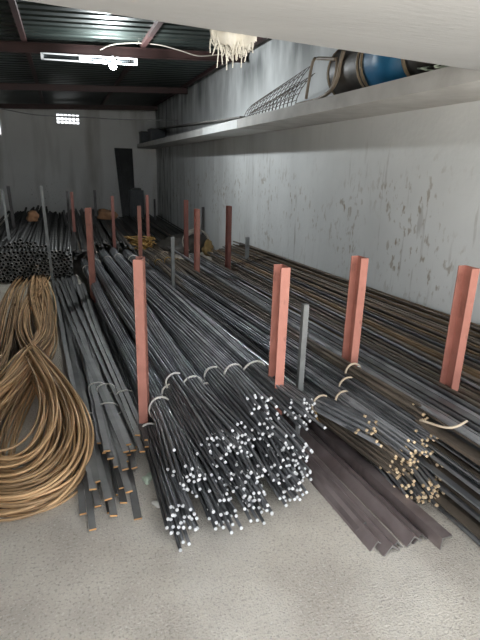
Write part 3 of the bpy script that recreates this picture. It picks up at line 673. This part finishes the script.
# ------------------------------------------------------------------ on the ledge
LZ = 2.125
def lathe(q, prof, c, axis_y=True, k=28, mi=0):
    v = []; n = len(prof)
    for (t_, rad) in prof:
        for j in range(k):
            a = 2 * math.pi * j / k; v.append((c[0] + rad * math.cos(a), c[1] + t_, c[2] + rad * math.sin(a)))
    f = [(i * k + j, i * k + (j + 1) % k, (i + 1) * k + (j + 1) % k, (i + 1) * k + j) for i in range(n - 1) for j in range(k)]
    f += [tuple(range(k - 1, -1, -1)), tuple((n - 1) * k + j for j in range(k))]
    q.add(v, f, mi, True)
cx_ = 2.36; R0 = 0.21
r = thing('drum', 'blue drum with black ends lying on the concrete ledge', 'drum', (cx_, 3.6, LZ))
q = MB(); lathe(q, [(0, R0), (0.40, R0)], (cx_, 3.10, LZ + R0)); q.build('shell', 'blue', r)
q = MB(); lathe(q, [(0, R0 * 0.93), (0.03, R0 * 1.02), (0.05, R0 * 1.02), (0.48, R0 * 1.02), (0.53, R0 * 0.97), (0.56, R0 * 0.8)], (cx_, 3.50, LZ + R0)); q.build('end_cap', 'drumdark', r)
for yy in (3.48, 3.53, 3.97):
    q = MB(); lathe(q, [(0, R0 * 1.0), (0.006, R0 * 1.05), (0.024, R0 * 1.05), (0.03, R0 * 1.0)], (cx_, yy, LZ + R0)); q.build('band', 'bandtan', r)
r = thing('pump_motor', 'dark round motor with pale rim on ledge beside blue drum', 'motor', (cx_, 3.0, LZ))
q = MB(); lathe(q, [(0, 0.10), (0.02, 0.17), (0.20, 0.19), (0.30, 0.19), (0.34, 0.15)], (cx_ - 0.02, 2.70, LZ + 0.19)); q.build('housing', 'drumdark', r)
q = MB(); lathe(q, [(0, 0.185), (0.008, 0.2), (0.028, 0.2), (0.036, 0.185)], (cx_ - 0.02, 2.98, LZ + 0.19)); q.build('rim', 'bandtan', r)
q = MB(); q.box(cx_ - 0.1, cx_ + 0.08, 2.76, 2.98, LZ, LZ + 0.03); q.build('foot', 'drumdark', r)
q = MB()
g = np.random.default_rng(13)
for i in range(14):
    a = np.array([2.14 + g.uniform(0, .15), 2.42 + g.uniform(0, .25), LZ + 0.006]); pts = [a]
    for k in range(5): a = a + np.array([g.normal(0, .04), g.normal(0, .05), g.uniform(-.015, .03)]); a[2] = max(a[2], LZ + .006); pts.append(a)
    q.sweep(spline(pts, 10), circ(0.005, 4), 0, 0)
tag(q.build('rope_scraps', 'leaf'), 'greenish tangle of rope scraps on the ledge beside the motor', 'rope')
# bent pipe frame (old chair frame)
r = thing('pipe_frame', 'old bent pipe frame leaning on ledge beside the drum', 'pipe frame', (2.15, 4.5, LZ))
X1 = 2.14
def fp(px, py, x=X1): v = XP(px, py, x); v[2] = max(v[2], LZ + 0.013); return v
q = MB(); q.sweep(spline([fp(306, 99), fp(309, 80), fp(313, 61), fp(317, 58.5), fp(337, 59)], 18), circ(0.014, 8), 0, 0, True); q.build('frame_tube', 'chair', r)
q = MB(); q.sweep(spline([fp(296, 107), fp(318, 99), fp(331, 90), fp(338, 76), fp(341, 60), fp(344, 50)], 22), circ(0.017, 8), 0, 0, True); q.build('frame_tube', 'chair', r)
q = MB(); q.sweep(spline([fp(337, 59), fp(336, 72), fp(331, 90)], 8), circ(0.012, 8), 0, 0, True); q.build('frame_tube', 'chair', r)
# rolled wire mesh
q = MB(); a0, a1 = 4.65, 6.0
for layer in range(2):
    for i in range(15):
        yy = a0 + (a1 - a0) * i / 14 + 0.02 * layer; h = 0.36 - 0.16 * (i / 14) - 0.06 * layer
        pts = [np.array([2.13 + 0.05 * layer + 0.16 * t * t, yy - 0.05 * t, LZ + 0.008 + h * t]) for t in np.linspace(0, 1, 5)]
        q.sweep(pts, circ(0.0042, 3), 0, 0)
    for j in range(6):
        t = j / 5
        pts = [np.array([2.13 + 0.05 * layer + 0.16 * t * t, a0 + (a1 - a0) * u - 0.05 * t, LZ + 0.008 + (0.36 - 0.16 * u - 0.06 * layer) * t]) for u in np.linspace(0, 1, 8)]
        q.sweep(pts, circ(0.0042, 3), 0, 0)
tag(q.build('wire_mesh', 'wire'), 'curled rusty wire mesh standing on the concrete ledge', 'wire mesh')
# plank added for a tone boundary, and dark boxes at the far ledge end
q = MB(); q.sweep([(2.16, 5.95, LZ + 0.012), (2.30, 9.5, LZ + 0.17), (2.45, 13.3, LZ + 0.34)], rect(0.20, 0.02), 0, 0); tag(q.build('standin', 'standin'), 'long grey plank added for a tone boundary along the ledge', 'standin')
for (x0, x1, y0, y1, h, lb) in ((2.12, 2.46, 14.35, 14.8, 0.32, 'dark box at the far end of the ledge by end wall'), (2.20, 2.55, 13.2, 13.75, 0.33, 'dark box on the ledge under the end of the plank')):
    r = thing('storage_box', lb, 'box', ((x0 + x1) / 2, (y0 + y1) / 2, LZ))
    q = MB(); q.box(x0, x1, y0, y1, LZ, LZ + h - 0.03); q.build('body', 'slate', r)
    q = MB(); q.box(x0 - 0.01, x1 + 0.01, y0 - 0.01, y1 + 0.01, LZ + h - 0.03, LZ + h); q.build('lid', 'black', r)

# ------------------------------------------------------------------ lamp, cables, sacking
yl_ = 7.0
r = thing('tube_light', 'long white twin-rail tube light fitting under dark roof beam', 'light fitting', (0.43, yl_, 2.80))
a = YP(42, 55, yl_); bb = YP(136, 61, yl_)
def lerp(u, dz=0, dy=0): v = a * (1 - u) + bb * u; return v + np.array([0, dy, dz])
for dz in (0.02, -0.045): q = MB(); q.sweep([lerp(0, dz), lerp(1, dz)], rect(0.02, 0.014), 0, 0); q.build('rail', 'white', r)
for u in (0.0, 1.0): q = MB(); q.sweep([lerp(u, 0.026), lerp(u, -0.05)], rect(0.03, 0.02), 0, 0); q.build('end_holder', 'white', r)
q = MB(); q.sweep([lerp(0.38, -0.012), lerp(0.5, -0.012)], rect(0.03, 0.07), 0, 0); q.build('ballast', 'white', r)
q = MB(); q.sweep([lerp(0.01, -0.012, 0.01), lerp(0.99, -0.012, 0.01)], circ(0.012, 8), 0, 0, True); q.build('tube', 'slate', r)
for u in (0.25, 0.75): q = MB(); v = lerp(u, 0.02); q.sweep([v, np.array([v[0], v[1] + .2, roofz(v[0]) - 0.165])], circ(0.004, 5), 0, 0); q.build('hanger', 'wire', r)
pb = YP(113, 66, 6.93)
r = thing('light_bulb', 'glowing white bulb hanging below the tube light', 'bulb', pb)
q = MB(); lathe(q, [(-0.045, 0.012), (-0.035, 0.032), (0, 0.045), (0.03, 0.036), (0.045, 0.016)], pb); o = q.build('glass', 'bulb', r)
q = MB(); q.sweep([pb + np.array([0, 0, 0.03]), pb + np.array([0, 0.0, 0.11])], circ(0.018, 10), 0, 0, True); q.build('socket', 'white', r)
q = MB(); q.sweep(spline([pb + np.array([0, 0, 0.11]), pb + np.array([-0.06, 0.03, 0.07]), pb + np.array([-0.09, 0.05, 0.02])], 8), circ(0.006, 5), 0, 0, True); q.build('cord', 'white', r)
ld = bpy.data.lights.new('bulb_light', 'POINT'); ld.energy = 44; ld.shadow_soft_size = 0.06; ld.color = (0.93, 0.98, 1)
lo = bpy.data.objects.new('bulb_light', ld); C.objects.link(lo); lo.location = tuple(float(q_) for q_ in pb + np.array([0, -0.08, -0.02]))
q = MB(); q.sweep(spline([YP(x, y, 7.12) for x, y in ((100, 50), (113, 44.5), (137, 43), (160, 45), (182, 51), (199, 56), (220, 54.5), (238, 53))], 40), circ(0.008, 5), 0, 0, True)
tag(q.build('cable', 'cable'), 'pale cable drooping along the roof beam from the bulb', 'cable')
q = MB(); q.sweep(spline([YP(136, 20, 6.6), YP(139, 40, 7.1), YP(137, 44, 7.12)], 10), circ(0.007, 5), 0, 0, True)
tag(q.build('cable', 'cable'), 'short pale cable hanging down from the roof sheets', 'cable')
q = MB(); q.sweep(spline([YP(-40, 101, 11.0), YP(0, 108.5, 11.0), YP(37, 115, 11.2), YP(80, 117, 11.5), YP(124, 119.5, 11.8), YP(178, 120.3, 11.6)], 40), circ(0.011, 5), 0, 0, True)
tag(q.build('cable', 'cable_dark'), 'taut grey cable strung across the room below the vent', 'cable')
# frayed sacking hanging over the slab edge
g = np.random.default_rng(17)
ex0 = Z(214, 32, SZ); ex1 = Z(256, 38.5, SZ)
r = thing('frayed_sacking', 'frayed white sacking hanging over the edge of the entrance slab', 'sacking', ((ex0[0] + ex1[0]) / 2, ex0[1] + 0.05, SZ))
q = MB(); nx, nz = 16, 5; vs = []
for i in range(nx + 1):
    for j in range(nz + 1):
        u = i / nx; vv = j / nz
        hang = 0.006 + 0.06 * math.exp(-((u - 0.5) / 0.26) ** 2) + 0.012 * math.sin(9 * u)
        p = ex0 * (1 - u) + ex1 * u
        vs.append((p[0], p[1] + 0.02 + 0.03 * math.sin(3 * u * math.pi + vv * 2) * vv + g.normal(0, 0.006), SZ + 0.12 - (0.12 + hang) * vv + g.normal(0, 0.004)))
fs = [(i * (nz + 1) + j, (i + 1) * (nz + 1) + j, (i + 1) * (nz + 1) + j + 1, i * (nz + 1) + j + 1) for i in range(nx) for j in range(nz)]
vb = [(x, y + 0.02, z) for x, y, z in vs]; n = len(vs)
q.add(vs + vb, fs + [tuple(n + k for k in reversed(f)) for f in fs], 0, True); q.build('cloth', 'fibre', r)
q = MB()
for i in range(90):
    u = g.uniform(0, 1); p = ex0 * (1 - u) + ex1 * u; top = SZ - 0.01 - 0.035 * math.exp(-((u - 0.5) / 0.25) ** 2); ln = g.uniform(0.015, 0.05) + (0.05 if g.random() < 0.08 else 0)
    a0_ = np.array([p[0], p[1] + 0.02 + g.uniform(0, 0.05), top + 0.02]); e_ = a0_ + np.array([g.normal(0, 0.012), g.normal(0, 0.015), -ln - 0.02])
    q.sweep(spline([a0_, (a0_ + e_) / 2 + np.array([g.normal(0, .006), 0, 0]), e_], 6), circ(0.0028, 3), 0, 0)
o = q.build('threads', 'fibre', r); o['kind'] = 'stuff'

# ------------------------------------------------------------------ small litter on the floor
p = Z(147.5, 480, 0.0); blob('crumpled_wrapper', (p[0], p[1], 0.0), (0.022, 0.03, 0.018), 'leaf', 'crumpled pale green wrapper on the floor beside flat bars', 'wrapper', 31, 0.35)
p = Z(157, 505, 0.0); blob('stone', (p[0], p[1], 0.0), (0.022, 0.025, 0.015), 'stone', 'pale stone chip on the floor beside the bright-ended bars', 'stone', 32, 0.2)

for o in bpy.data.objects:
    if '_b' in o: del o['_b']
